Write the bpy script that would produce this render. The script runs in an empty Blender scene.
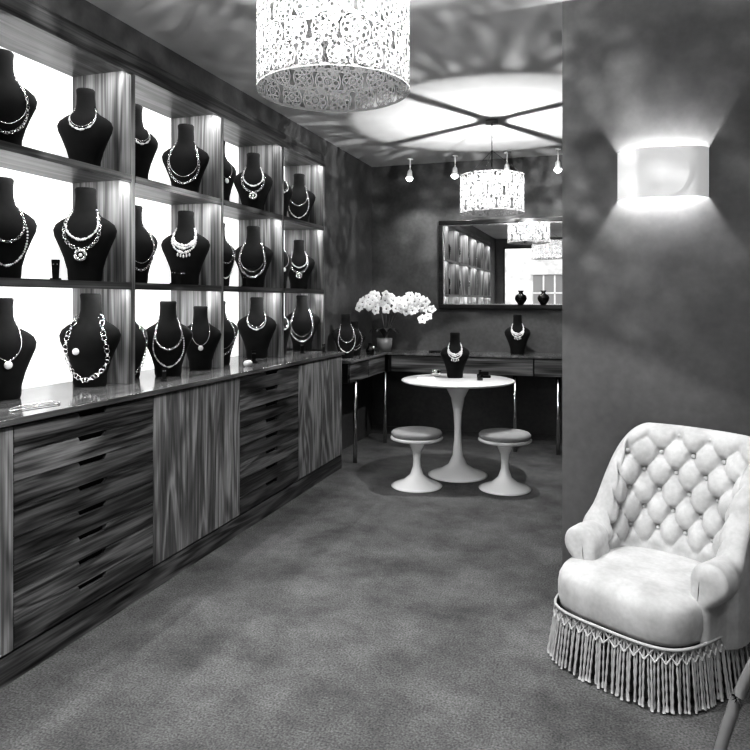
import bpy, math, random, bisect
from mathutils import Vector, Matrix
random.seed(7)
S=bpy.context.scene
pi=math.pi
# ------------------------------------------------------------ materials
def newmat(name):
    m=bpy.data.materials.new(name); m.use_nodes=True
    nt=m.node_tree; b=nt.nodes['Principled BSDF']
    return m,nt,b
def g(v): return (v,v,v,1)
def mat(name,c,rough=.5,metal=0,emit=0,sheen=0,coat=0):
    m,nt,b=newmat(name)
    b.inputs['Base Color'].default_value=g(c); b.inputs['Roughness'].default_value=rough
    b.inputs['Metallic'].default_value=metal
    if emit:
        b.inputs['Emission Color'].default_value=g(1); b.inputs['Emission Strength'].default_value=emit
    if sheen: b.inputs['Sheen Weight'].default_value=sheen
    if coat: b.inputs['Coat Weight'].default_value=coat
    return m
def ramp(nt,stops):
    r=nt.nodes.new('ShaderNodeValToRGB'); e=r.color_ramp.elements
    e[0].position=stops[0][0]; e[0].color=g(stops[0][1])
    e[1].position=stops[-1][0]; e[1].color=g(stops[-1][1])
    for p,c in stops[1:-1]:
        k=e.new(p); k.color=g(c)
    return r
def noisemat(name,c1,c2,scale,rough=.8,fine=0,fscale=200,bump=.0,sheen=0,lo=.35,hi=.65,detail=5,nrough=.5):
    m,nt,b=newmat(name); L=nt.links
    tc=nt.nodes.new('ShaderNodeTexCoord')
    n=nt.nodes.new('ShaderNodeTexNoise'); n.inputs['Scale'].default_value=scale; n.inputs['Detail'].default_value=detail; n.inputs['Roughness'].default_value=nrough
    L.new(tc.outputs['Object'],n.inputs['Vector'])
    r=ramp(nt,[(lo,c1),(hi,c2)]); L.new(n.outputs['Fac'],r.inputs['Fac'])
    f=nt.nodes.new('ShaderNodeTexNoise'); f.inputs['Scale'].default_value=fscale; f.inputs['Detail'].default_value=3
    L.new(tc.outputs['Object'],f.inputs['Vector'])
    col=r.outputs['Color']
    if fine:
        mr=nt.nodes.new('ShaderNodeMapRange'); mr.inputs['From Min'].default_value=.3; mr.inputs['From Max'].default_value=.7
        mr.inputs['To Min'].default_value=1-fine; mr.inputs['To Max'].default_value=1+fine
        L.new(f.outputs['Fac'],mr.inputs['Value'])
        mx=nt.nodes.new('ShaderNodeVectorMath'); mx.operation='SCALE'
        L.new(col,mx.inputs[0]); L.new(mr.outputs[0],mx.inputs['Scale']); col=mx.outputs[0]
    L.new(col,b.inputs['Base Color'])
    b.inputs['Roughness'].default_value=rough
    if sheen: b.inputs['Sheen Weight'].default_value=sheen
    if bump:
        bp=nt.nodes.new('ShaderNodeBump'); bp.inputs['Strength'].default_value=bump; bp.inputs['Distance'].default_value=.004
        L.new(f.outputs['Fac'],bp.inputs['Height']); L.new(bp.outputs[0],b.inputs['Normal'])
    return m
def wood(name,cd,cl,axis,freq=30,stretch=.12,scale=4,rough=.35,fib=.5,var=.25,dist=.6,fst=.25):
    m,nt,b=newmat(name); L=nt.links; N=nt.nodes.new
    tc=N('ShaderNodeTexCoord'); geo=N('ShaderNodeNewGeometry')
    mul=N('ShaderNodeMath'); mul.operation='MULTIPLY'; mul.inputs[1].default_value=53.7
    L.new(geo.outputs['Random Per Island'],mul.inputs[0])
    add=N('ShaderNodeVectorMath'); add.operation='ADD'
    L.new(tc.outputs['Object'],add.inputs[0]); L.new(mul.outputs[0],add.inputs[1])
    mp=N('ShaderNodeMapping'); sc=[1,1,1]; sc[axis]=stretch; mp.inputs['Scale'].default_value=sc
    L.new(add.outputs[0],mp.inputs['Vector'])
    n1=N('ShaderNodeTexNoise'); n1.inputs['Scale'].default_value=scale; n1.inputs['Detail'].default_value=2.5; n1.inputs['Roughness'].default_value=.45
    n1.inputs['Distortion'].default_value=dist
    L.new(mp.outputs[0],n1.inputs['Vector'])
    m1=N('ShaderNodeMath'); m1.operation='MULTIPLY'; m1.inputs[1].default_value=freq; L.new(n1.outputs['Fac'],m1.inputs[0])
    s=N('ShaderNodeMath'); s.operation='SINE'; L.new(m1.outputs[0],s.inputs[0])
    mr=N('ShaderNodeMapRange'); mr.inputs['From Min'].default_value=-1; L.new(s.outputs[0],mr.inputs['Value'])
    mp2=N('ShaderNodeMapping'); sc=[1,1,1]; sc[axis]=stretch*fst; mp2.inputs['Scale'].default_value=sc
    L.new(add.outputs[0],mp2.inputs['Vector'])
    n2=N('ShaderNodeTexNoise'); n2.inputs['Scale'].default_value=110; n2.inputs['Detail'].default_value=6; L.new(mp2.outputs[0],n2.inputs['Vector'])
    mrf=N('ShaderNodeMapRange'); mrf.inputs['From Min'].default_value=.3; mrf.inputs['From Max'].default_value=.7; L.new(n2.outputs['Fac'],mrf.inputs['Value'])
    mx=N('ShaderNodeMix'); mx.data_type='FLOAT'; mx.inputs['Factor'].default_value=fib
    L.new(mr.outputs[0],mx.inputs[2]); L.new(mrf.outputs[0],mx.inputs[3])
    r=ramp(nt,[(.1,cd),(.5,(cd+cl)/2.3),(.9,cl)]); L.new(mx.outputs[0],r.inputs['Fac'])
    mr2=N('ShaderNodeMapRange'); mr2.inputs['To Min'].default_value=1-var; mr2.inputs['To Max'].default_value=1+var
    L.new(geo.outputs['Random Per Island'],mr2.inputs['Value'])
    vs=N('ShaderNodeVectorMath'); vs.operation='SCALE'; L.new(r.outputs['Color'],vs.inputs[0]); L.new(mr2.outputs[0],vs.inputs['Scale'])
    L.new(vs.outputs[0],b.inputs['Base Color'])
    b.inputs['Roughness'].default_value=rough
    return m

M_floor=noisemat('carpet',.065,.165,2.4,.95,fine=.5,fscale=130,bump=.8,detail=14,lo=.34,hi=.66,nrough=.72)
M_ceil=noisemat('ceiling_paint',.42,.5,2.5,.9,lo=.3,hi=.7)
M_wall=noisemat('dark_plaster',.08,.12,3,.5,fine=.12,fscale=30,bump=.15,lo=.3,hi=.7)
M_part=noisemat('grey_plaster',.13,.18,2.5,.42,fine=.08,fscale=25,bump=.15,lo=.3,hi=.7)
M_wdraw=wood('walnut_drawer',.007,.17,1,24,.09,14,.35,.5,.4,.5,.4)
M_wdrawx=wood('walnut_drawer_x',.008,.15,0,30,.075,7,.35,.5,.3)
M_wdoor=wood('walnut_door',.06,.36,2,30,.14,7.5,.35,.5,.15,1.0,.2)
M_wshelf=wood('walnut_shelf',.015,.13,1,24,.07,10,.35,.5)
M_wdiv=wood('walnut_divider',.05,.34,2,26,.07,9,.35,.5)
M_wtop=wood('walnut_top',.07,.2,1,26,.08,5,.12)
M_gap=mat('shadow_gap',.006,.8)
M_glow=mat('opal_panel',.85,.6,emit=.6)
M_white=mat('white_lacquer',.92,.2,coat=.3)
M_marble=noisemat('marble_top',.7,.88,4,.12,detail=8)
M_cush=noisemat('stool_cushion',.3,.36,6,.8)
M_chrome=mat('chrome',.75,.15,1)
M_black=noisemat('black_velvet',.003,.006,20,.95,sheen=.02)
M_blackg=mat('black_gloss',.01,.15)
M_bead=mat('pearl_bead',.8,.25,.2)
M_silver=mat('silver_link',.9,.25,.9)
M_mirror=mat('mirror_glass',.85,.003,1)
M_frame=wood('dark_frame',.008,.03,0,20,.2,5,.3)
M_velvet=noisemat('pale_velvet',.44,.58,9,.75,fine=.06,fscale=60,sheen=.25)
M_fringe=mat('fringe_cord',.48,.7)
M_fringed=mat('fringe_lining',.05,.9)
M_leaf=mat('leaf',.05,.4)
M_stem=mat('stem',.15,.5)
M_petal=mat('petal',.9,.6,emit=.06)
M_pot=mat('pot',.2,.3)
M_paper=mat('paper',.7,.7)
M_led=mat('led_lens',.9,.5,emit=12)
M_brass=mat('polished_brown_wood',.25,.15,0,coat=.6)
M_sconce=mat('white_enamel_glow',.65,.4,emit=.28)  # opaque enamel shade; its brightness is put in as a faint emission
M_stone=noisemat('stone_facade',.5,.75,4,.9)
M_dglass=mat('facade_glass',.25,.1)
M_lace=bpy.data.materials.new('lace_metal'); M_lace.use_nodes=True
nt=M_lace.node_tree; out=nt.nodes['Material Output']; nt.nodes.remove(nt.nodes['Principled BSDF'])
d=nt.nodes.new('ShaderNodeBsdfDiffuse'); d.inputs[0].default_value=g(.018)
t=nt.nodes.new('ShaderNodeBsdfTranslucent'); t.inputs[0].default_value=g(.12)
mx=nt.nodes.new('ShaderNodeMixShader'); mx.inputs[0].default_value=.5
nt.links.new(d.outputs[0],mx.inputs[1]); nt.links.new(t.outputs[0],mx.inputs[2]); nt.links.new(mx.outputs[0],out.inputs[0])

# ------------------------------------------------------------ mesh builder
class MB:
    def __init__(s): s.v=[];s.f=[];s.m=[];s.s=[]
    def add(s,vs,fs,mi=0,smooth=False,M=None):
        o=len(s.v)
        for p in vs:
            s.v.append(tuple(M@Vector(p)) if M is not None else tuple(p))
        for f in fs:
            s.f.append([o+i for i in f]); s.m.append(mi); s.s.append(smooth)
    def box(s,x0,x1,y0,y1,z0,z1,mi=0,M=None):
        vs=[(x,y,z) for x in(x0,x1) for y in(y0,y1) for z in(z0,z1)]
        s.add(vs,[(0,1,3,2),(4,6,7,5),(0,4,5,1),(2,3,7,6),(0,2,6,4),(1,5,7,3)],mi,False,M)
    def grid(s,fn,nu,nv,cu=False,cv=False,mi=0,M=None,smooth=True):
        vs=[fn(i,j) for i in range(nu) for j in range(nv)]
        fs=[]
        for i in range(nu if cu else nu-1):
            for j in range(nv if cv else nv-1):
                a=i*nv+j; b=((i+1)%nu)*nv+j; c=((i+1)%nu)*nv+(j+1)%nv; d=i*nv+(j+1)%nv
                fs.append((a,b,c,d))
        s.add(vs,fs,mi,smooth,M)
    def lathe(s,prof,c=(0,0,0),n=32,mi=0,sx=1,sy=1,M=None):
        s.grid(lambda i,j:(c[0]+sx*prof[j][0]*math.cos(2*pi*i/n),c[1]+sy*prof[j][0]*math.sin(2*pi*i/n),c[2]+prof[j][1]),n,len(prof),cu=True,mi=mi,M=M)
    def cyl(s,c,r,z0,z1,n=20,mi=0):
        s.lathe([(0,z0),(r,z0),(r,z1),(0,z1)],(c[0],c[1],0),n,mi)
    def sphere(s,c,r,n=8,mi=0,sc=(1,1,1),M=None):
        k=max(4,n//2+1)
        s.grid(lambda i,j:(c[0]+sc[0]*r*math.sin(pi*j/(k-1))*math.cos(2*pi*i/n),c[1]+sc[1]*r*math.sin(pi*j/(k-1))*math.sin(2*pi*i/n),c[2]+sc[2]*r*math.cos(pi*j/(k-1))),n,k,cu=True,mi=mi,M=M)
    def tube(s,path,r,n=8,mi=0,closed=False,M=None,flat=1.0):
        P=[Vector(p) for p in path]; k=len(P); vs=[]
        up=Vector((0,0,1))
        for i in range(k):
            a=P[(i-1)%k] if (closed or i>0) else P[i]; b=P[(i+1)%k] if (closed or i<k-1) else P[i]
            t=(b-a).normalized()
            ref=up if abs(t.z)<.95 else Vector((1,0,0))
            x=t.cross(ref).normalized(); y=x.cross(t).normalized()
            rr=r[i] if isinstance(r,(list,tuple)) else r
            for q in range(n):
                an=2*pi*q/n
                vs.append(P[i]+x*rr*math.cos(an)+y*rr*flat*math.sin(an))
        fs=[]
        for i in range(k if closed else k-1):
            for q in range(n):
                fs.append((i*n+q,((i+1)%k)*n+q,((i+1)%k)*n+(q+1)%n,i*n+(q+1)%n))
        if not closed:
            fs.append(tuple(range(n))[::-1]); fs.append(tuple((k-1)*n+q for q in range(n)))
        s.add(vs,fs,mi,True,M)
    def mesh(s,name,mats):
        me=bpy.data.meshes.new(name); me.from_pydata(s.v,[],s.f)
        for m in mats: me.materials.append(m)
        me.polygons.foreach_set('material_index',s.m); me.polygons.foreach_set('use_smooth',s.s)
        me.update(); return me
    def obj(s,name,mats,bevel=0,parent=None,loc=None,rz=0):
        o=bpy.data.objects.new(name,s.mesh(name,mats)); S.collection.objects.link(o)
        if bevel:
            b=o.modifiers.new('b','BEVEL'); b.width=bevel; b.segments=2; b.limit_method='ANGLE'; b.angle_limit=.7
        if parent: o.parent=parent
        if loc: o.location=loc
        o.rotation_euler[2]=rz
        return o
def empty(name,loc=(0,0,0)):
    e=bpy.data.objects.new(name,None); S.collection.objects.link(e); e.location=loc; e.empty_display_size=.1; return e
def light(kind,name,loc,power,parent=None,**kw):
    l=bpy.data.lights.new(name,kind); l.energy=power
    o=bpy.data.objects.new(name,l); S.collection.objects.link(o); o.location=loc
    for k,v in kw.items():
        if k=='target':
            d=Vector(v)-Vector(loc); o.rotation_euler=d.to_track_quat('-Z','Y').to_euler()
        else: setattr(l,k,v)
    if parent:
        o.parent=parent; o.location=Vector(loc)-parent.location
    return o
def sstep(a,b,x):
    t=max(0,min(1,(x-a)/(b-a))); return t*t*(3-2*t)

# ------------------------------------------------------------ room
XL=-2.28; XN=-2.65; YB=6.79; ZC=2.80; YP=3.305; YF=-2.2; XR=2.6; XP=-.168
m=MB(); m.box(-2.8,XR+.1,YF-.1,YB+.1,-.1,0); m.obj('floor',[M_floor])
m=MB(); m.box(-2.8,XR+.1,YF-.1,YB+.1,ZC,ZC+.1); m.obj('ceiling',[M_ceil])
Y0=-1.42; Y1=5.50
for nm,bx in (('wall_left_near',(-2.8,XL,YF,Y0,0,ZC)),('wall_left_far',(-2.8,XL,Y1,YB,0,ZC)),('wall_left_header',(-2.8,XL,Y0,Y1,2.665,ZC)),('wall_left_niche',(-2.8,XN-.01,Y0,Y1,0,2.665))):
    m=MB(); m.box(*bx); m.obj(nm,[M_wall])
m=MB(); m.box(-2.8,XR,YB,YB+.1,0,ZC); m.obj('wall_back',[M_wall])
m=MB(); m.box(XP,XR,YP,YP+.15,0,ZC); m.obj('wall_partition',[M_part])
m=MB(); m.box(XR,XR+.1,YF,YB,0,ZC); m.obj('wall_right',[M_part])
m=MB(); wx0,wx1,wz0,wz1=-2.1,1.6,.45,2.6
m.box(-2.8,wx0,YF-.1,YF,0,ZC); m.box(wx1,XR,YF-.1,YF,0,ZC); m.box(wx0,wx1,YF-.1,YF,0,wz0); m.box(wx0,wx1,YF-.1,YF,wz1,ZC)
m.obj('wall_front',[M_part])
m=MB()
for x in (wx0,-.75,.45,wx1): m.box(x-.025,x+.025,YF-.08,YF-.02,wz0,wz1)
for z in (wz0,wz1): m.box(wx0,wx1,YF-.08,YF-.02,z-.025,z+.025)
m.obj('window_1',[M_frame])
m=MB(); m.box(XL,XR,YB-.015,YB,0,.08); m.obj('baseboard_back',[M_wall])
m=MB(); m.box(-9,8,-9.5,-9,-.1,7,0)
for i in range(8):
    for j in range(3):
        x=-8.2+i*2.05; z=.6+j*2.3
        m.box(x,x+1.0,-9.0,-8.95,z,z+1.6,1)
        m.box(x-.1,x+1.1,-9.0,-8.85,z-.15,z-.02,0); m.box(x-.08,x+1.08,-9,-8.88,z+1.62,z+1.8,0)
        for q in (.3,.65): m.box(x+q,x+q+.05,-8.96,-8.93,z,z+1.6,0)
        for q in (.5,1.0): m.box(x,x+1,-8.96,-8.93,z+q,z+q+.05,0)
m.obj('street_facade',[M_stone,M_dglass])
m=MB(); m.box(-12,12,-9.5,YF-.1,-.2,-.1); m.obj('street_pavement',[M_stone])

# ------------------------------------------------------------ display shelving
divs=[-1.40,-.53,.34,1.21,2.06,2.93,3.80,4.67,5.48]
m=MB()
for y in divs: m.box(XN,XL,y-.016,y+.016,.97,2.60,1)
for z in (1.49,2.04):
    for a,b in zip(divs[:-1],divs[1:]):
        m.box(XN,XL+.004,a+.016,b-.016,z-.022,z,0)
        m.box(XL-.016,XL+.004,a+.016,b-.016,z-.036,z-.022,0)
m.box(XN,XL+.006,Y0+.003,Y1-.003,2.58,2.66,0)
m.box(XL-.016,XL+.006,Y0+.003,Y1-.003,2.562,2.58,0)
m.box(XN-.008,XN,Y0+.003,Y1-.003,.97,2.58,2)
m.obj('display_shelving',[M_wshelf,M_wdiv,M_glow])
for z in (1.462,2.012,2.574):
    for a,b in zip(divs[:-1],divs[1:]):
        l=light('AREA','shelf_led_light',(XL-.03,(a+b)/2,z),3.0,shape='RECTANGLE')
        l.rotation_euler=(0,math.radians(20),0)
        l.data.size=.012; l.data.size_y=b-a-.08

# ------------------------------------------------------------ cabinets
m=MB(); XF=-2.04
m.box(XN,XF-.022,-1.4,5.29,.0,.945,2)
m.box(XN,XF-.006,-1.4,5.292,0,.108,0)
mods=[(-1.4,-.53,'p'),(-.53,.30,'w'),(.30,1.12,'w'),(1.12,1.95,'p'),(1.95,2.77,'w'),(2.77,3.60,'p'),(3.60,4.43,'w'),(4.43,5.29,'p')]
zb,zt=.118,.937
for a,b,t in mods:
    if t=='p':
        c=(a+b)/2
        if a==2.77: c=a+.27
        if a==4.43: c=a+.42
        for p,q in ((a,c),(c,b)): m.box(XF-.02,XF,p+.002,q-.002,zb,zt,1)
    else:
        n=8; h=(zt-zb)/n; c=(a+b)/2
        for i in range(n):
            z0=zb+i*h+.0015; z1=zb+(i+1)*h-.0015
            ys=[(a+.002,z0),(b-.002,z0),(b-.002,z1),(c+.085,z1),(c+.072,z1-.022),(c-.072,z1-.022),(c-.085,z1),(a+.002,z1)]
            vs=[(XF,y,z) for y,z in ys]+[(XF-.018,y,z) for y,z in ys]
            fs=[(0,1,4,5),(1,2,3,4),(0,5,6,7)]+[(j,8+j,8+(j+1)%8,(j+1)%8) for j in range(8)]
            m.add(vs,fs,0)
m.obj('drawer_cabinet',[M_wdraw,M_wdoor,M_gap])
m=MB(); m.box(XN,XF+.02,-1.41,5.30,.945,.97); m.obj('cabinet_countertop',[M_wtop],bevel=.002)

# ------------------------------------------------------------ desks at the back
DX=-1.97; DY=6.32; dz=.89
m=MB()
m.box(XL+.002,DX,5.31,YB-.002,dz-.022,dz,0); m.box(XL+.002,DX-.03,5.31,YB-.002,dz-.19,dz-.022,3)
y=5.32
for i in range(2):
    m.box(DX-.03,DX-.012,y+.003,y+.48,dz-.185,dz-.03,1); y+=.49
for p in ((-2.0,5.5),(-2.0,6.36)): m.cyl(p,.018,0,dz-.19,16,2)
m.obj('side_desk',[M_wtop,M_wdraw,M_chrome,M_gap])
m=MB()
m.box(DX+.001,1.6,DY,YB-.017,dz-.022,dz,0); m.box(DX+.001,1.58,DY+.03,YB-.017,dz-.19,dz-.022,3)
x=-1.93
for i in range(5):
    m.box(x+.003,x+.67,DY+.012,DY+.03,dz-.185,dz-.03,1); x+=.68
for p in ((-.745,6.37),(-.36,6.37),(.6,6.37),(1.5,6.37)): m.cyl(p,.018,0,dz-.19,16,2)
m.obj('console_desk',[M_wtop,M_wdrawx,M_chrome,M_gap])

# ------------------------------------------------------------ wall mirror
a,b,c,d=-1.55,.15,1.31,2.20; w=.045
e=empty('wall_mirror',((a+b)/2,YB,(c+d)/2))
def par(o,e):
    o.parent=e; o.matrix_parent_inverse=Matrix.Translation(-e.location)
m2=MB(); m2.box(a+w,b-w,YB-.03,YB-.022,c+w,d-w,0)
m=MB()
m.box(a,b,YB-.06,YB-.001,c,c+w,0); m.box(a,b,YB-.06,YB-.001,d-w,d,0); m.box(a,a+w,YB-.06,YB-.001,c+w,d-w,0); m.box(b-w,b,YB-.06,YB-.001,c+w,d-w,0)
par(m.obj('frame',[M_frame],bevel=.006),e); par(m2.obj('glass',[M_mirror]),e)
m=MB()
for p in ((a+w,b-w,c+w,c+w+.008),(a+w,b-w,d-w-.008,d-w),(a+w,a+w+.008,c+w,d-w),(b-w-.008,b-w,c+w,d-w)):
    m.box(p[0],p[1],YB-.045,YB-.03,p[2],p[3])
par(m.obj('inner_bead',[M_chrome]),e)
vp=[(0,0),(.022,0),(.026,.01),(.045,.04),(.05,.06),(.042,.085),(.018,.10),(.014,.115),(.026,.13),(.02,.13),(.0,.115)]
for x in (-.735,-.52):
    m=MB(); m.lathe([(r*1.1,z*1.05) for r,z in vp],(0,0,0),20); m.obj('small_vase',[M_blackg],loc=(x,YB-.058,c+w))
# ------------------------------------------------------------ table + stools
m=MB()
m.lathe([(0,0),(.235,0),(.238,.006),(.215,.018),(.14,.045),(.075,.09),(.042,.16),(.03,.28),(.028,.38),(.034,.50),(.055,.62),(.095,.70),(.15,.738),(0,.738)],n=48,mi=0)
m.lathe([(0,.738),(.38,.738),(.44,.748),(.452,.757),(.45,.763),(.44,.766),(0,.766)],n=64,mi=1)
m.obj('pedestal_table',[M_white,M_marble],loc=(-1.08,5.37,0))
for x,y in ((-1.31,4.96),(-.67,5.09)):
    m=MB()
    m.lathe([(0,0),(.19,0),(.193,.006),(.17,.018),(.10,.045),(.05,.09),(.03,.15),(.027,.2),(.032,.26),(.06,.32),(.11,.345),(.185,.352),(.198,.36),(.198,.372),(.19,.378),(0,.378)],n=40)
    m.lathe([(0,.376),(.182,.376),(.192,.388),(.192,.405),(.18,.418),(.12,.425),(0,.427)],n=40,mi=1)
    m.obj('pedestal_stool',[M_white,M_cush],loc=(x,y,0))

# ------------------------------------------------------------ necklace busts
prof=[(0,.064,.045,0),(.012,.068,.05,0),(.05,.070,.052,0),(.10,.084,.058,0),(.15,.104,.064,0),(.19,.122,.064,.0),(.215,.127,.060,.002),(.238,.118,.054,.005),(.257,.095,.048,.008),(.273,.066,.044,.01),(.29,.050,.041,.012),(.32,.043,.039,.012),(.36,.041,.038,.010),(.385,.043,.040,.006),(.392,.038,.034,.006)]
def pr(z):
    z=max(0,min(.392,z))
    for p,q in zip(prof[:-1],prof[1:]):
        if z<=q[0]:
            t=(z-p[0])/(q[0]-p[0]); return [p[i]+(q[i]-p[i])*t for i in range(4)]
    return prof[-1]
def surf(x,z):
    _,rx,ry,yc=pr(z)
    q=max(0,1-(x/rx)**2)
    return yc-ry*math.sqrt(q)
def strand(m,zlow,width,n,rad,kind,seed):
    R=random.Random(seed)
    ztop=.30; pts=[]
    for i in range(n+1):
        t=-1+2*i/n
        x=.046*math.sin(pi/2*t)+width*math.sin(pi*t)
        z=zlow+(ztop-zlow)*abs(t)**1.6
        x=max(-pr(z)[1]*.97,min(pr(z)[1]*.97,x))
        pts.append(Vector((x,surf(x,z)-rad*.7,z)))
    if kind=='bead':
        for i,p in enumerate(pts): m.sphere(p,rad*(.6+.7*R.random())*(1.25-.5*abs(-1+2*i/n)),6,1)
    elif kind=='link':
        for i,p in enumerate(pts[:-1]):
            q=pts[i+1]; c=(p+q)/2; dx=(q-p).normalized(); L=(q-p).length*.62
            nrm=Vector((c.x*3,-1,.15)).normalized(); ux=nrm.cross(dx).normalized()
            if i%3==2: m.sphere(c,rad*.8,6,1); continue
            m.tube([c+dx*L*math.cos(a*pi/5)+ux*rad*1.3*math.sin(a*pi/5) for a in range(10)],rad*.3,5,2,closed=True)
    else:
        m.tube(pts,rad*.5,6,2)
    return pts[n//2]
def bust_mesh(v):
    m=MB()
    n=28
    m.grid(lambda i,j:(prof[j][1]*math.cos(2*pi*i/n),prof[j][3]+prof[j][2]*math.sin(2*pi*i/n),prof[j][0]),n,len(prof),cu=True)
    m.add([(.038*math.cos(2*pi*i/n),.006+.034*math.sin(2*pi*i/n),.392) for i in range(n)],[tuple(range(n))])
    m.add([(.064*math.cos(2*pi*i/n),.045*math.sin(2*pi*i/n),0) for i in range(n)],[tuple(range(n))[::-1]])
    if v==0: strand(m,.185,.022,34,.0046,'bead',1); strand(m,.20,.018,34,.003,'cord',1)
    if v==1:
        strand(m,.065,.045,56,.0044,'link',2); strand(m,.10,.04,40,.003,'cord',2)
    if v==2:
        strand(m,.17,.026,36,.005,'bead',3); p=strand(m,.13,.034,40,.005,'link',4)
        m.tube([(p.x+.02*math.cos(a*pi/8),p.y-.004,p.z-.022+.02*math.sin(a*pi/8)) for a in range(16)],.007,6,2,closed=True)
        m.sphere((p.x,p.y-.004,p.z-.022),.009,8,1)
    if v==3:
        p=strand(m,.15,.016,30,.0035,'cord',5)
        m.sphere((p.x,p.y-.004,p.z-.014),.016,12,1,sc=(1,.3,1))
    if v==4:
        strand(m,.05,.042,50,.0044,'bead',6); strand(m,.14,.03,44,.0034,'link',7)
    if v==5:
        strand(m,.205,.02,28,.008,'bead',8); strand(m,.19,.022,28,.007,'bead',9); p=strand(m,.168,.024,26,.0065,'bead',10)
        for k in range(-2,3): m.sphere((k*.015,surf(k*.015,.158)-.005,.158-.004*(2-abs(k))),.007,7,1,sc=(.8,.7,1.5))
    if v==6:
        strand(m,.03,.05,38,.0072,'link',12)
        p=Vector((-.035,surf(-.035,.15),.15)); m.sphere((p.x,p.y-.006,p.z),.015,12,1,sc=(1,.3,1))
    return m.mesh('necklace_display_bust',[M_black,M_bead,M_silver])
BM=[bust_mesh(v) for v in range(7)]
def bust(x,y,z,v,ang,s=1.0):
    o=bpy.data.objects.new('necklace_display_bust',BM[v]); S.collection.objects.link(o)
    o.location=(x,y,z+.0005); o.rotation_euler[2]=math.radians(ang); o.scale=(s,s,s); return o
zs={0:2.04,1:1.49,2:.97}
main={ (0,0):(0,1.06),(0,1):(1,1.15),(0,2):(2,1.15),(0,3):(4,1.12),
       (1,0):(2,1.2),(1,1):(5,1.18),(1,2):(1,1.17),(1,3):(2,1.08),
       (2,0):(6,1.18),(2,2):(0,1.15),(2,3):(1,1.2)}
side={ (0,0):1,(0,1):0,(0,2):3,(0,3):0,(1,0):4,(1,1):1,(1,2):4,(1,3):3,(2,0):3,(2,1):6,(2,2):1,(2,3):0}
for (r,bk),(v,s) in main.items():
    yd=divs[bk+5]
    bust(-2.45 if r<2 else -2.42,yd-.15,zs[r],v,26+random.uniform(-5,5),s)
for (r,bk),v in side.items():
    yd=divs[bk+4]
    bust(-2.46+(.05 if bk and (r,bk)!=(2,1) else 0),yd+.20+(-.02 if bk else .03),zs[r],v,66+random.uniform(-8,8),1.12 if bk==0 else 1.08)
bust(-2.35,3.66,.97,3,34,1.0)
bust(-2.33,3.30,.97,4,38,1.08)
for r in range(3):
    for q,y in enumerate((-1.0,-.7,-.15,.1,.7,1.0,1.55,1.8)):
        bust(-2.45,y,zs[r],(r*2+q)%7,50+20*(q%2),1.1)
bust(-1.125,5.48,.766,5,12,.94)
bust(-.74,6.52,dz,5,8,.95)
bust(-2.13,5.62,dz,4,30,.98); bust(-2.15,5.90,dz,1,30,.8)
def earstand(x,y,z,a,s=1):
    m=MB(); m.box(-.02,.02,-.015,.015,0,.008)
    m.add([(-.012,-.004,.008),(.012,-.004,.008),(.016,-.006,.085),(-.016,-.006,.085),(-.012,.006,.008),(.012,.006,.008),(.016,.004,.085),(-.016,.004,.085)],[(0,1,2,3),(4,7,6,5),(0,4,5,1),(3,2,6,7),(0,3,7,4),(1,5,6,2)])
    m.sphere((-.007,-.008,.065),.004,6,1); m.sphere((.007,-.008,.065),.004,6,1)
    o=m.obj('earring_stand',[M_black,M_silver],loc=(x,y,z+.001),rz=math.radians(a)); o.scale=(s,s,s)
earstand(-2.36,2.49,1.49,35,1.1); earstand(-2.33,3.35,1.49,35); earstand(-2.33,3.44,1.49,35); earstand(-2.33,4.17,1.49,35)
earstand(-2.28,5.02,.97,35); earstand(-2.24,4.14,.97,35); earstand(-2.15,5.16,.97,35,.8); earstand(-2.2,3.08,.97,35,.8)
m=MB(); pts=[]
for i in range(60):
    t=i/59*2*pi; pts.append((-2.16+.04*math.cos(t)+.010*math.sin(3*t),2.18+.12*math.sin(t)+.02*math.cos(2*t),.9745))
m.tube(pts,.003,6,0,closed=True); m.obj('loose_necklace',[M_silver])
m=MB(); m.lathe([(0,0),(.014,0),(.02,.02),(.02,.06),(.01,.07),(0,.07)],n=16,M=Matrix.Translation((-2.16,3.9,.9905))@Matrix.Rotation(pi/2,4,'X')@Matrix.Translation((0,0,-.05)))
m.obj('rolled_cloth',[M_paper])
m=MB()
for i in range(3): m.box(-.07+.004*i,.07,-.05,.05+.003*i,.003*i,.003*i+.0028,0)
m.obj('brochure_stack',[M_paper],loc=(-1.33,5.33,.766),rz=.4)
m=MB(); m.lathe([(0,0),(.03,0),(.035,.02),(.045,.05),(.04,.05),(.03,.02),(0,.015)],n=20); m.obj('glass_bowl',[M_chrome],loc=(-1.30,5.55,.766))
m=MB(); m.lathe([(0,0),(.024,0),(.024,.045),(.01,.055),(.01,.075),(.014,.08),(0,.08)],n=16); m.obj('small_bottle',[M_blackg],loc=(-.90,5.36,.766))
m=MB(); m.box(-.05,.05,-.03,.03,0,.02); m.box(-.035,.035,-.02,.02,.02,.05); m.obj('jewellery_box',[M_black],loc=(-.90,5.56,.766),rz=.3,bevel=.003)
m=MB(); m.box(-.08,.08,-.05,.05,0,.015); m.obj('tray',[M_blackg],loc=(-1.5,6.5,dz),bevel=.003)
m=MB(); m.lathe([(0,0),(.03,0),(.03,.07),(.026,.07),(.026,.01),(0,.01)],n=16); m.obj('candle_glass',[M_chrome],loc=(-2.06,6.14,dz))
m=MB(); m.lathe([(0,0),(.035,0),(.04,.05),(.02,.07),(.015,.1),(.02,.105),(0,.105)],n=16); m.obj('perfume_bottle',[M_blackg],loc=(-2.04,6.02,dz))

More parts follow.
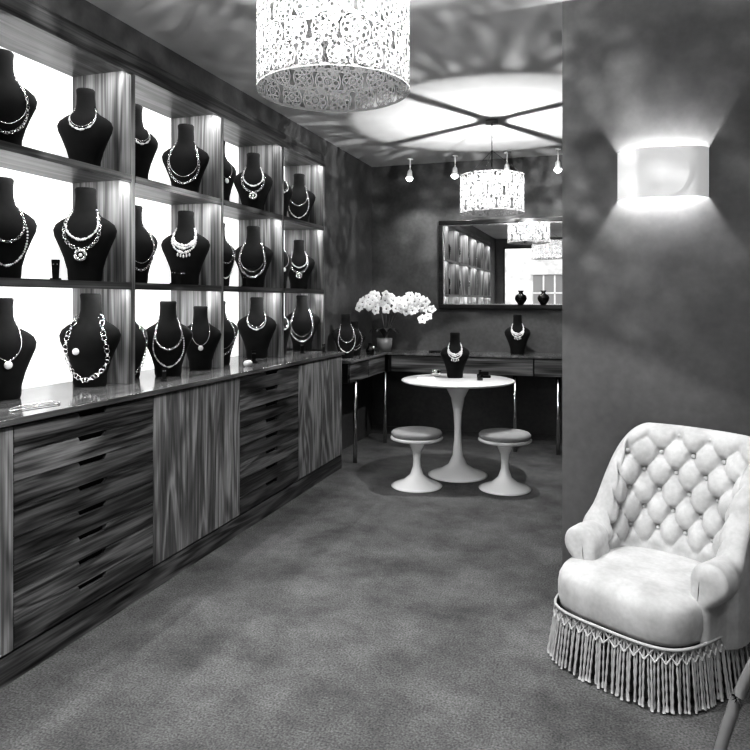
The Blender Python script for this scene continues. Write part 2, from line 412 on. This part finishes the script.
# ------------------------------------------------------------ orchid
m=MB()
m.lathe([(0,0),(.06,0),(.075,.06),(.08,.13),(.072,.13),(.065,.11),(0,.11)],n=28,mi=0)
for k in range(9):
    a=k*2*pi/9+.3; L=.13+.04*random.random()
    def lf(i,j,a=a,L=L):
        t=i/9; w=.03*math.sin(pi*min(1,t*.95+.05))*(j-2)/2
        r=L*t; z=.12+.12*math.sin(t*2.2)-.04*t*t+abs(j-2)*.004
        return (r*math.cos(a)-w*math.sin(a),r*math.sin(a)+w*math.cos(a),z)
    m.grid(lf,10,5,mi=1)
def flower(c,nrm,s):
    q=nrm.to_track_quat('Z','Y').to_matrix().to_4x4()
    B=Matrix.Translation(c)@q@Matrix.Rotation(random.uniform(0,6),4,'Z')
    for k in range(5):
        a=k*2*pi/5
        wd=.024 if k in(1,4) else .017
        def pf(i,j,a=a,wd=wd):
            t=i/5; w=wd*math.sin(pi*(t*.85+.1))*(j-1)
            r=.042*t; z=.010*math.sin(t*2.6)-abs(j-1)*.003
            return (s*(r*math.cos(a)-w*math.sin(a)),s*(r*math.sin(a)+w*math.cos(a)),s*z)
        m.grid(pf,6,3,mi=3,M=B)
    m.sphere((0,0,.008*s),.007*s,6,2,M=B)
stems=[((-.12,-.34,.44),(-.02,-.08,.66)),((.12,-.16,.46),(.02,0,.72)),((.50,-.06,.40),(.26,0,.76)),((.42,-.16,.38),(.16,-.04,.66)),((-.12,-.06,.50),(-.04,0,.64)),((.26,-.05,.42),(.10,-.0,.68))]
for e1,c1 in stems:
    P0=Vector((.01,0,.1)); C=Vector(c1); E=Vector(e1); path=[]
    for i in range(21):
        t=i/20; path.append(P0*(1-t)**2+C*2*t*(1-t)+E*t*t)
    m.tube(path,.0035,6,2)
    for i in range(10,21):
        p=path[i]+Vector((random.uniform(-.035,.035),random.uniform(-.05,.0),random.uniform(-.07,.04)))
        p.x=max(p.x,-.14)
        flower(p,Vector((random.uniform(-.1,.6),-1,random.uniform(-.1,.4))).normalized(),random.uniform(.85,1.25))
m.obj('potted_orchid',[M_pot,M_leaf,M_stem,M_petal],loc=(-2.05,6.5,dz))

# ------------------------------------------------------------ lace pendant lamps
def lace_lamp(x,y,nA,kf,LP,rot=0):
    e=empty('pendant_lamp',(x,y,ZC)); R=.246; H=.285; zb=2.08
    m=MB(); C=2*pi*R
    def mp(s,z,dr=0): return ((R+dr)*math.cos(s/R),(R+dr)*math.sin(s/R),zb+max(0,min(H,z)))
    def ring(s0,z0,ri,ro,n=14,dr=0):
        if z0+ro<0 or z0-ro>H: return
        vs=[];fs=[]
        for i in range(n):
            a=2*pi*i/n
            vs.append(mp(s0+ri*math.cos(a),z0+ri*math.sin(a),dr)); vs.append(mp(s0+ro*math.cos(a),z0+ro*math.sin(a),dr))
            j=(i+1)%n; fs.append((2*i,2*i+1,2*j+1,2*j))
        m.add(vs,fs,0)
    def rosA(s,z,k):
        ring(s,z,k*.89,k,30)
        for q in range(8):
            a=2*pi*q/8+.2; ring(s+k*.62*math.cos(a),z+k*.62*math.sin(a),k*.15,k*.25,12)
        ring(s,z,k*.29,k*.40,16)
        for q in range(4):
            a=2*pi*q/4+.2; ring(s+k*.13*math.cos(a),z+k*.13*math.sin(a),k*.05,k*.12,8)
    def rosB(s,z,k):
        for q in range(6):
            a=2*pi*q/6; ring(s+k*.62*math.cos(a),z+k*.62*math.sin(a),k*.22,k*.37,10)
        ring(s,z,k*.15,k*.32,10)
    ds=C/nA
    nr=4 if nA>15 else 3
    for row in range(nr):
        z=H*(row+.5)/nr
        for i in range(nA):
            rosA((i+.5*(row%2))*ds,z,(.049 if (i+row)%3 else .058)*kf)
    for row in range(nr+1):
        z=H*row/nr
        for i in range(nA):
            rosB((i+.25)*ds,z,.025*kf); rosB((i+.75)*ds,z,.021*kf)
    for z in (0,H):
        m.grid(lambda i,j:(( R+.001)*math.cos(2*pi*i/72),(R+.001)*math.sin(2*pi*i/72),zb+z+(j-.5)*.008),72,2,cu=True)
    sh=m.obj('lace_shade',[M_lace]); sh.location=(0,0,-ZC); sh.parent=e
    m=MB()
    for k in range(4):
        a=2*pi*k/4+math.radians(62); ca,sa=math.cos(a),math.sin(a); w=.012
        m.add([(ca*.02-sa*w,sa*.02+ca*w,zb+H-.004),(ca*.02+sa*w,sa*.02-ca*w,zb+H-.004),(ca*R+sa*w,sa*R-ca*w,zb+H-.004),(ca*R-sa*w,sa*R+ca*w,zb+H-.004)],[(0,1,2,3)])
    m.cyl((0,0),.020,zb+H-.05,zb+H+.02,20)
    m.cyl((0,0),.004,zb+H+.02,ZC-.02,8,1)
    m.cyl((0,0),.05,ZC-.025,ZC-.001,24)
    for k in range(3):
        a=2*pi*k/3; m.tube([(0,0,zb+H+.2),(R*.98*math.cos(a),R*.98*math.sin(a),zb+H)],.0015,5,1)
    o=m.obj('frame_and_cord',[M_pot,M_blackg]); o.location=(0,0,-ZC); o.parent=e
    light('POINT','bulb',(x,y,zb+H-.12),LP,parent=e,shadow_soft_size=.0085)
    return e
lace_lamp(-.82,2.05,17,.82,82); lace_lamp(-.80,5.32,12,1.12,80)

# ------------------------------------------------------------ sconce
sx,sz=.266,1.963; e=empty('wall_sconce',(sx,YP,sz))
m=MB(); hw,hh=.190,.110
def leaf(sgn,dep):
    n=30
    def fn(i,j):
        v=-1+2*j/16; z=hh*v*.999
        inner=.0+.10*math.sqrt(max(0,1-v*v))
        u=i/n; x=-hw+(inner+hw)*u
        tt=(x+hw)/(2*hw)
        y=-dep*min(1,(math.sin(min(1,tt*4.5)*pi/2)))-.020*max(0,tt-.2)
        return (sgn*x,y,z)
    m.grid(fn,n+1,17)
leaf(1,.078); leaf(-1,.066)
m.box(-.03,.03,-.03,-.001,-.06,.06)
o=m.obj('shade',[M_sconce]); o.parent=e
for x in (-.10,.10):
    light('POINT','bulb',(sx+x,YP-.035,sz),10.5,parent=e,shadow_soft_size=.01)

# ------------------------------------------------------------ track spots
for x in (-1.785,-1.333,-.835,-.368):
    e=empty('ceiling_spotlight',(x,6.5,ZC)); m=MB()
    m.cyl((0,0),.03,-.015,-.001,20); m.cyl((0,0),.006,-.12,-.015,8)
    m.lathe([(0,0),(.012,0),(.024,-.02),(.028,-.06),(.040,-.095),(.037,-.095),(.02,-.06),(0,-.05)],(0,0,0),20,M=Matrix.Translation((0,0,-.11))@Matrix.Rotation(-.25,4,'X'))
    o=m.obj('head',[M_white]); o.parent=e
    m=MB(); m.sphere((0,-.022,-.198),.032,12); o=m.obj('lens',[M_led]); o.parent=e
    light('SPOT','spot',(x,6.53,ZC-.24),16,parent=e,spot_size=1.7,spot_blend=.9,shadow_soft_size=.03,target=(x,6.66,1.2))

# ------------------------------------------------------------ tufted tub chair
CH=empty('tufted_armchair',(.215,2.862,0)); CH.rotation_euler[2]=math.radians(-31)
raw=[(-.225,-.14),(-.238,-.04)]
n=200
for i in range(n+1):
    th=pi*i/n; c=math.cos(th); s_=math.sin(th)
    raw.append((-.262*math.copysign(abs(c)**.8,c)+.030*s_,.0+.210*abs(s_)**.8))
raw+= [(.243,-.04),(.230,-.14)]
acc=[0]
for p,q in zip(raw[:-1],raw[1:]): acc.append(acc[-1]+math.hypot(q[0]-p[0],q[1]-p[1]))
TL=acc[-1]
def onpath(s):
    s=max(0,min(TL,s+TL/2))
    k=min(len(acc)-2,max(0,bisect.bisect_right(acc,s)-1))
    t=(s-acc[k])/max(1e-9,acc[k+1]-acc[k])
    return raw[k][0]+(raw[k+1][0]-raw[k][0])*t, raw[k][1]+(raw[k+1][1]-raw[k][1])*t
def frame(s):
    a=onpath(s-.03); b=onpath(s+.03); p=onpath(s)
    tx,ty=b[0]-a[0],b[1]-a[1]; L=math.hypot(tx,ty); tx/=L; ty/=L
    return p,(tx,ty),(ty,-tx)
SB=TL/2
def Ht(s):
    a=abs(s); return .485+.378*(1-sstep(.15,SB-.12,a))**.8
SX,SZ=.112,.15
def tuft(s,z):
    p=s/SX+z/SZ; q=s/SX-z/SZ
    f=abs(math.sin(pi*p)*math.sin(pi*q))**.42
    b=(math.cos(pi*p)*math.cos(pi*q))**2
    return .028*f-.032*b**3
def mask(s,z):
    return sstep(.37,.42,z)*(1-sstep(SB-.14,SB-.07,abs(s)))*(1-sstep(Ht(s)-.03,Ht(s)+.01,z))
def section(s):
    h=Ht(s); arm=sstep(SB-.20,SB-.05,abs(s)); rr=.042+.026*arm; ht=.044-.004*arm; pts=[]
    zc=h-rr; co=-.024*arm
    z0=.28; zi=zc-rr*.3
    for k in range(84):
        z=z0+(zi-z0)*k/83
        mk=mask(s,z)
        o=ht+(co+rr*.95-ht)*sstep(zi-.06,zi,z)
        o+= mk*(tuft(s,z)-.010)+.010*math.sin(pi*min(1,max(0,(z-.33)/(zi-.33))))*(1-arm)
        pts.append((o,z))
    oe=pts[-1][0]-(co+rr*math.cos(-.3))
    for k in range(1,19):
        a=-.3+(pi+1.2)*k/18
        pts.append((co+rr*math.cos(a)+oe*max(0,1-k/6),zc+rr*math.sin(a)))
    zl=zc-rr*math.sin(.9); ol=co-rr*math.cos(.9)
    for k in range(1,16):
        z=zl+( .16-zl)*k/15
        pts.append((-ht+.01*arm+(ol+ht-.01*arm)*(1-sstep(0,.04,zl-z)),z))
    return pts
def lean(s,z):
    k=.19*(1-sstep(.15,.35,abs(s)))+.05
    return -k*max(0,z-.36)
NS=340; rows=[]
def place(s,sec,fwd=0,sc=1):
    (px,py),(tx,ty),(nx,ny)=frame(s); out=[]
    zm=(min(z for o,z in sec)+max(z for o,z in sec))/2
    for o,z in sec:
        z2=zm+(z-zm)*(.6+.4*sc) ; o2=o*sc+lean(s,z)
        out.append((px+nx*o2+tx*fwd,py+ny*o2+ty*fwd,z2))
    return out
hs=TL/2-.001
for k in range(7,0,-1):
    a=k/7*pi/2; rows.append(place(-hs,section(-hs),-.03*math.sin(a),max(.02,math.cos(a))))
for i in range(NS+1):
    s=-hs+2*hs*i/NS; rows.append(place(s,section(s)))
for k in range(1,8):
    a=k/7*pi/2; rows.append(place(hs,section(hs),.03*math.sin(a),max(.02,math.cos(a))))
m=MB(); m.grid(lambda i,j:rows[i][j],len(rows),len(rows[0]))
for a in range(-14,15):
    for b in range(-14,15):
        s=SX*(a+b)/2; z=SZ*(a-b)/2
        if abs(s)<SB and z>.38 and z<Ht(s)-.02 and mask(s,z)>.4:
            (px,py),t,(nx,ny)=frame(s); o=.044-.010-.032+.012+.010+lean(s,z)
            m.sphere((px+nx*o,py+ny*o,z),.011,10)
o=m.obj('tufted_back_and_arms',[M_velvet]); o.parent=CH
def plan(th,k=1,grow=0):
    c,s_=math.cos(th),math.sin(th)
    y=-.04+(.29*k+grow)*math.copysign(abs(s_)**.5,s_)
    w=.272+.02*sstep(-.28,.0,y)
    return (-.032+(w*k+grow)*math.copysign(abs(c)**.5,c),y)
rings=[(.001,.372),(.3,.371),(.55,.369),(.75,.365),(.88,.358),(.95,.345),(.985,.325),(1.0,.295),(1.0,.255),(.985,.23),(.97,.212),(.93,.205)]
m=MB()
m.grid(lambda i,j:(*plan(2*pi*i/160,rings[j][0]),rings[j][1]),160,len(rings),cu=True)
o=m.obj('seat_cushion',[M_velvet]); o.parent=CH
raw2=[plan(2*pi*i/3200,1.0,.006) for i in range(3201)]; ac=[0]
for p,q in zip(raw2[:-1],raw2[1:]): ac.append(ac[-1]+math.hypot(q[0]-p[0],q[1]-p[1]))
def sample(n,grow=0):
    out=[]
    for i in range(n):
        s=ac[-1]*i/n; k=min(3199,bisect.bisect_right(ac,s)-1); x,y=raw2[k]; cx,cy=x+.032,y+.04; L=math.hypot(cx,cy); out.append((x+cx/L*grow,y+cy/L*grow))
    return out
m=MB(); lp=sample(120,-.016); m.grid(lambda i,j:(*lp[i],[.215,.02][j]),120,2,cu=True,mi=1)
NF=int(ac[-1]/.0115); fp=sample(NF)
for i,(x,y) in enumerate(fp):
    cx,cy=x+.032,y+.04; L=math.hypot(cx,cy); nx,ny=cx/L,cy/L
    ph=random.random()*6; jb=random.uniform(-.007,.007); out=.018+random.uniform(-.004,.014); ln=random.uniform(.190,.202)
    path=[];rad=[]
    for k in range(17):
        t=k/16; z=.205-ln*t
        path.append((x+nx*out*t-ny*jb*t,y+ny*out*t+nx*jb*t,z)); rad.append(.0042*(1+.3*math.sin(k*2.1+ph))*(1+.3*(t>.9)))
    m.tube(path,rad,5,0)
    x2,y2=fp[(i+3)%NF]
    if i%3==0:
        m.tube([(x+nx*.005,y+ny*.005,.21),(x2+nx*.009,y2+ny*.009,.165)],.0035,5,0)
        m.tube([(x2+nx*.005,y2+ny*.005,.21),(x+nx*.009,y+ny*.009,.165)],.0035,5,0)
hp=sample(140,.003); m.tube([(x,y,.212) for x,y in hp],.006,6,0,closed=True)
o=m.obj('bullion_fringe',[M_fringe,M_fringed]); o.parent=CH

# ------------------------------------------------------------ side chair at right edge
m=MB()
def leg(path,r,flat=.7):
    P=[Vector(p) for p in path]; out=[]
    for i in range(21):
        t=i/20; out.append(P[0]*(1-t)**2+P[1]*2*t*(1-t)+P[2]*t*t)
    m.tube(out,r,10,0,flat=flat)
leg([(-.335,.20,0.003),(-.29,.20,.25),(-.19,.17,.46)],.024)
leg([(-.26,-.20,0.003),(-.2,-.2,.22),(-.19,-.17,.46)],.02)
leg([(.26,.20,0.003),(.2,.20,.22),(.19,.17,.46)],.02); leg([(.26,-.20,0.003),(.2,-.2,.22),(.19,-.17,.46)],.02)
m.box(-.21,.21,-.2,.2,.44,.48)
leg([(.19,-.19,.46),(.22,-.2,.7),(.30,-.18,.95)],.016); leg([(.19,.19,.46),(.22,.2,.7),(.30,.18,.95)],.016)
leg([(.28,-.18,.92),(.33,0,.95),(.28,.18,.92)],.02)
m.tube([(-.22,-.2,.2),(.22,-.2,.2)],.01,8)
m.obj('wooden_side_chair',[M_brass],loc=(.65,2.0,0))

# ------------------------------------------------------------ fill downlights added on the unseen ceiling (front room)
for x,y,p in ((.9,1.0,42),(-1.1,.4,60),(-1.0,1.25,45),(1.5,2.0,12),(.4,-.9,50),(-1.2,-1.2,50),(-.35,1.5,55)):
    e=empty('fill_downlight',(x,y,ZC)); m=MB()
    m.lathe([(.05,-.001),(.05,-.008),(.038,-.008),(.036,-.003),(0,-.003)],n=24); o=m.obj('fill_light_ring',[M_white]); o.parent=e
    light('SPOT','spot',(x,y,ZC-.03),p,parent=e,spot_size=2.3,spot_blend=.8,shadow_soft_size=.05,target=(x,y,0))

# ------------------------------------------------------------ world, camera
w=bpy.data.worlds.new('w'); S.world=w; w.use_nodes=True
bg=w.node_tree.nodes['Background']; bg.inputs[0].default_value=(1,1,1,1); bg.inputs[1].default_value=2.0
pl=light('AREA','window_portal',((wx0+wx1)/2,YF-.12,(wz0+wz1)/2),1,shape='RECTANGLE',size=wx1-wx0,size_y=wz1-wz0,target=((wx0+wx1)/2,0,(wz0+wz1)/2))
pl.data.cycles.is_portal=True
cam=bpy.data.cameras.new('camera'); co=bpy.data.objects.new('camera',cam); S.collection.objects.link(co)
co.location=(0,0,1.4); co.rotation_euler=(pi/2,0,math.atan(225/680)); cam.sensor_width=36; cam.lens=680/750*36; cam.shift_y=-.1
cam.clip_start=.05
S.camera=co
S.view_settings.view_transform='Standard'
try: S.view_settings.look='High Contrast'
except Exception as ex: print('look',ex)
